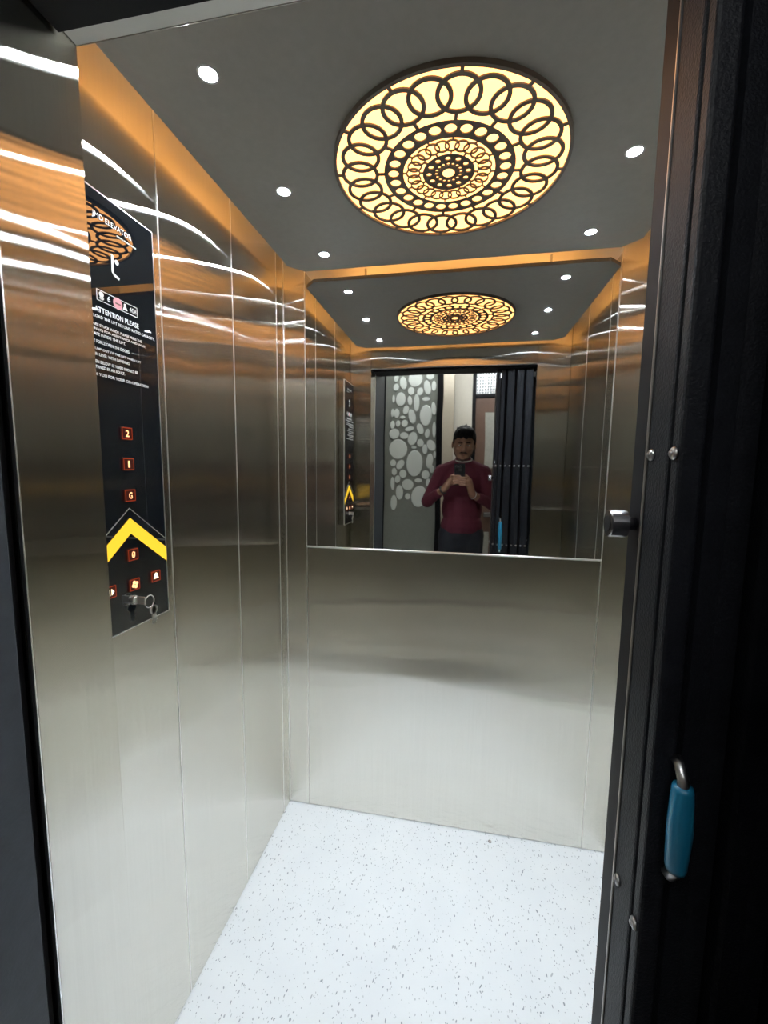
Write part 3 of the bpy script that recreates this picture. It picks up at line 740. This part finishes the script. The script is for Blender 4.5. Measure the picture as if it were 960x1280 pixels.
me = fused(bm, .004, 1, 'hair')
for v in me.vertices: v.co -= Vector(per.location)
link('hair', me, 'hair', per, loc=per.location)
for s_ in (-1, 1):
    obj('eyebrow', tube(B(), [H(s_*.014, .084, .030), H(s_*.028, .083, .034), H(s_*.046, .072, .029)], [.003, .0042, .0025], 8), 'hair', per, True)
    ey = obj('eye', ball(B(), H(s_*.029, .071, .010), (.0125, .010, .0065), tilt), 'eye_white', per, True)
    obj('iris', ball(B(), H(s_*.029, .0775, .008), (.0055, .0045, .0052), tilt), 'eye_dark', ey, True)
    obj('eyelid', tube(B(), [H(s_*.015, .0775, .012), H(s_*.029, .0815, .0165), H(s_*.043, .072, .012)], [.002, .0038, .002], 8), 'skin', per, True)
obj('moustache', tube(B(), [H(-.026, .078, -.050), H(-.012, .0885, -.0435), H(0, .0915, -.0435), H(.012, .0885, -.0435), H(.026, .078, -.050)], [.003, .0055, .0045, .0055, .003], 8), 'hair', per, True)
obj('lips', tube(B(), [H(-.021, .079, -.0585), H(0, .0905, -.0590), H(.021, .079, -.0585)], [.002, .005, .002], 8), 'lip', per, True)
bm = B(); ball(bm, H(0, .058, -.104), (.028, .0245, .018), tilt)
for s_ in (-1, 1): taper(bm, H(s_*.024, .050, -.102), .016, H(s_*.056, .012, -.074), .0125); taper(bm, H(s_*.056, .012, -.074), .0125, H(s_*.072, .002, -.030), .0065)
me = fused(bm, .005, 3, 'beard')
for v in me.vertices: v.co -= Vector(per.location)
link('beard', me, 'stubble', per, loc=per.location)
# wrist watch and bracelet
def band(c, ax, r_, t, name, mat):
    q = ax.to_track_quat('Z', 'Y').to_matrix()
    return obj(name, tube(B(), torus_pts(c, r_, r_, q, 24), t, 8, True), mat, per, True)
ax = (WRL-ELL).normalized(); band(WRL-ax*.012, ax, .0275, .006, 'watch_strap', 'rubber')
ax2 = (WRR-ELR).normalized(); band(WRR-ax2*.010, ax2, .0275, .003, 'bracelet', 'bright_edge')

# phone: lens at the point the picture was taken from
ph = thing('smartphone', L(-.015, -.045, .008), 'black smartphone held upright in both hands of the person', 'phone')
def local_obj(name, bm, mat, parent):
    bm.transform(CAM_M); return obj(name, bm, mat, parent)
local_obj('phone_case', bx((-.053, -.128, .0040), (.023, .032, .0125), .0035, 3), 'phone_body', ph)
local_obj('screen', bx((-.051, -.126, .0125), (.021, .030, .0131), .0002), 'glass_lens', ph)
for lx, ly in ((-.012, .010), (-.036, .010), (-.012, -.014)):
    lb = cyl(B(), (lx, ly, .0020), (lx, ly, .0041), .0092, n=24); bm_ = local_obj('lens_ring', lb, 'chrome', ph)
    lb = cyl(B(), (lx, ly, .0016), (lx, ly, .0021), .0070, n=24); lb.transform(CAM_M); obj('lens_glass', lb, 'glass_lens', bm_)
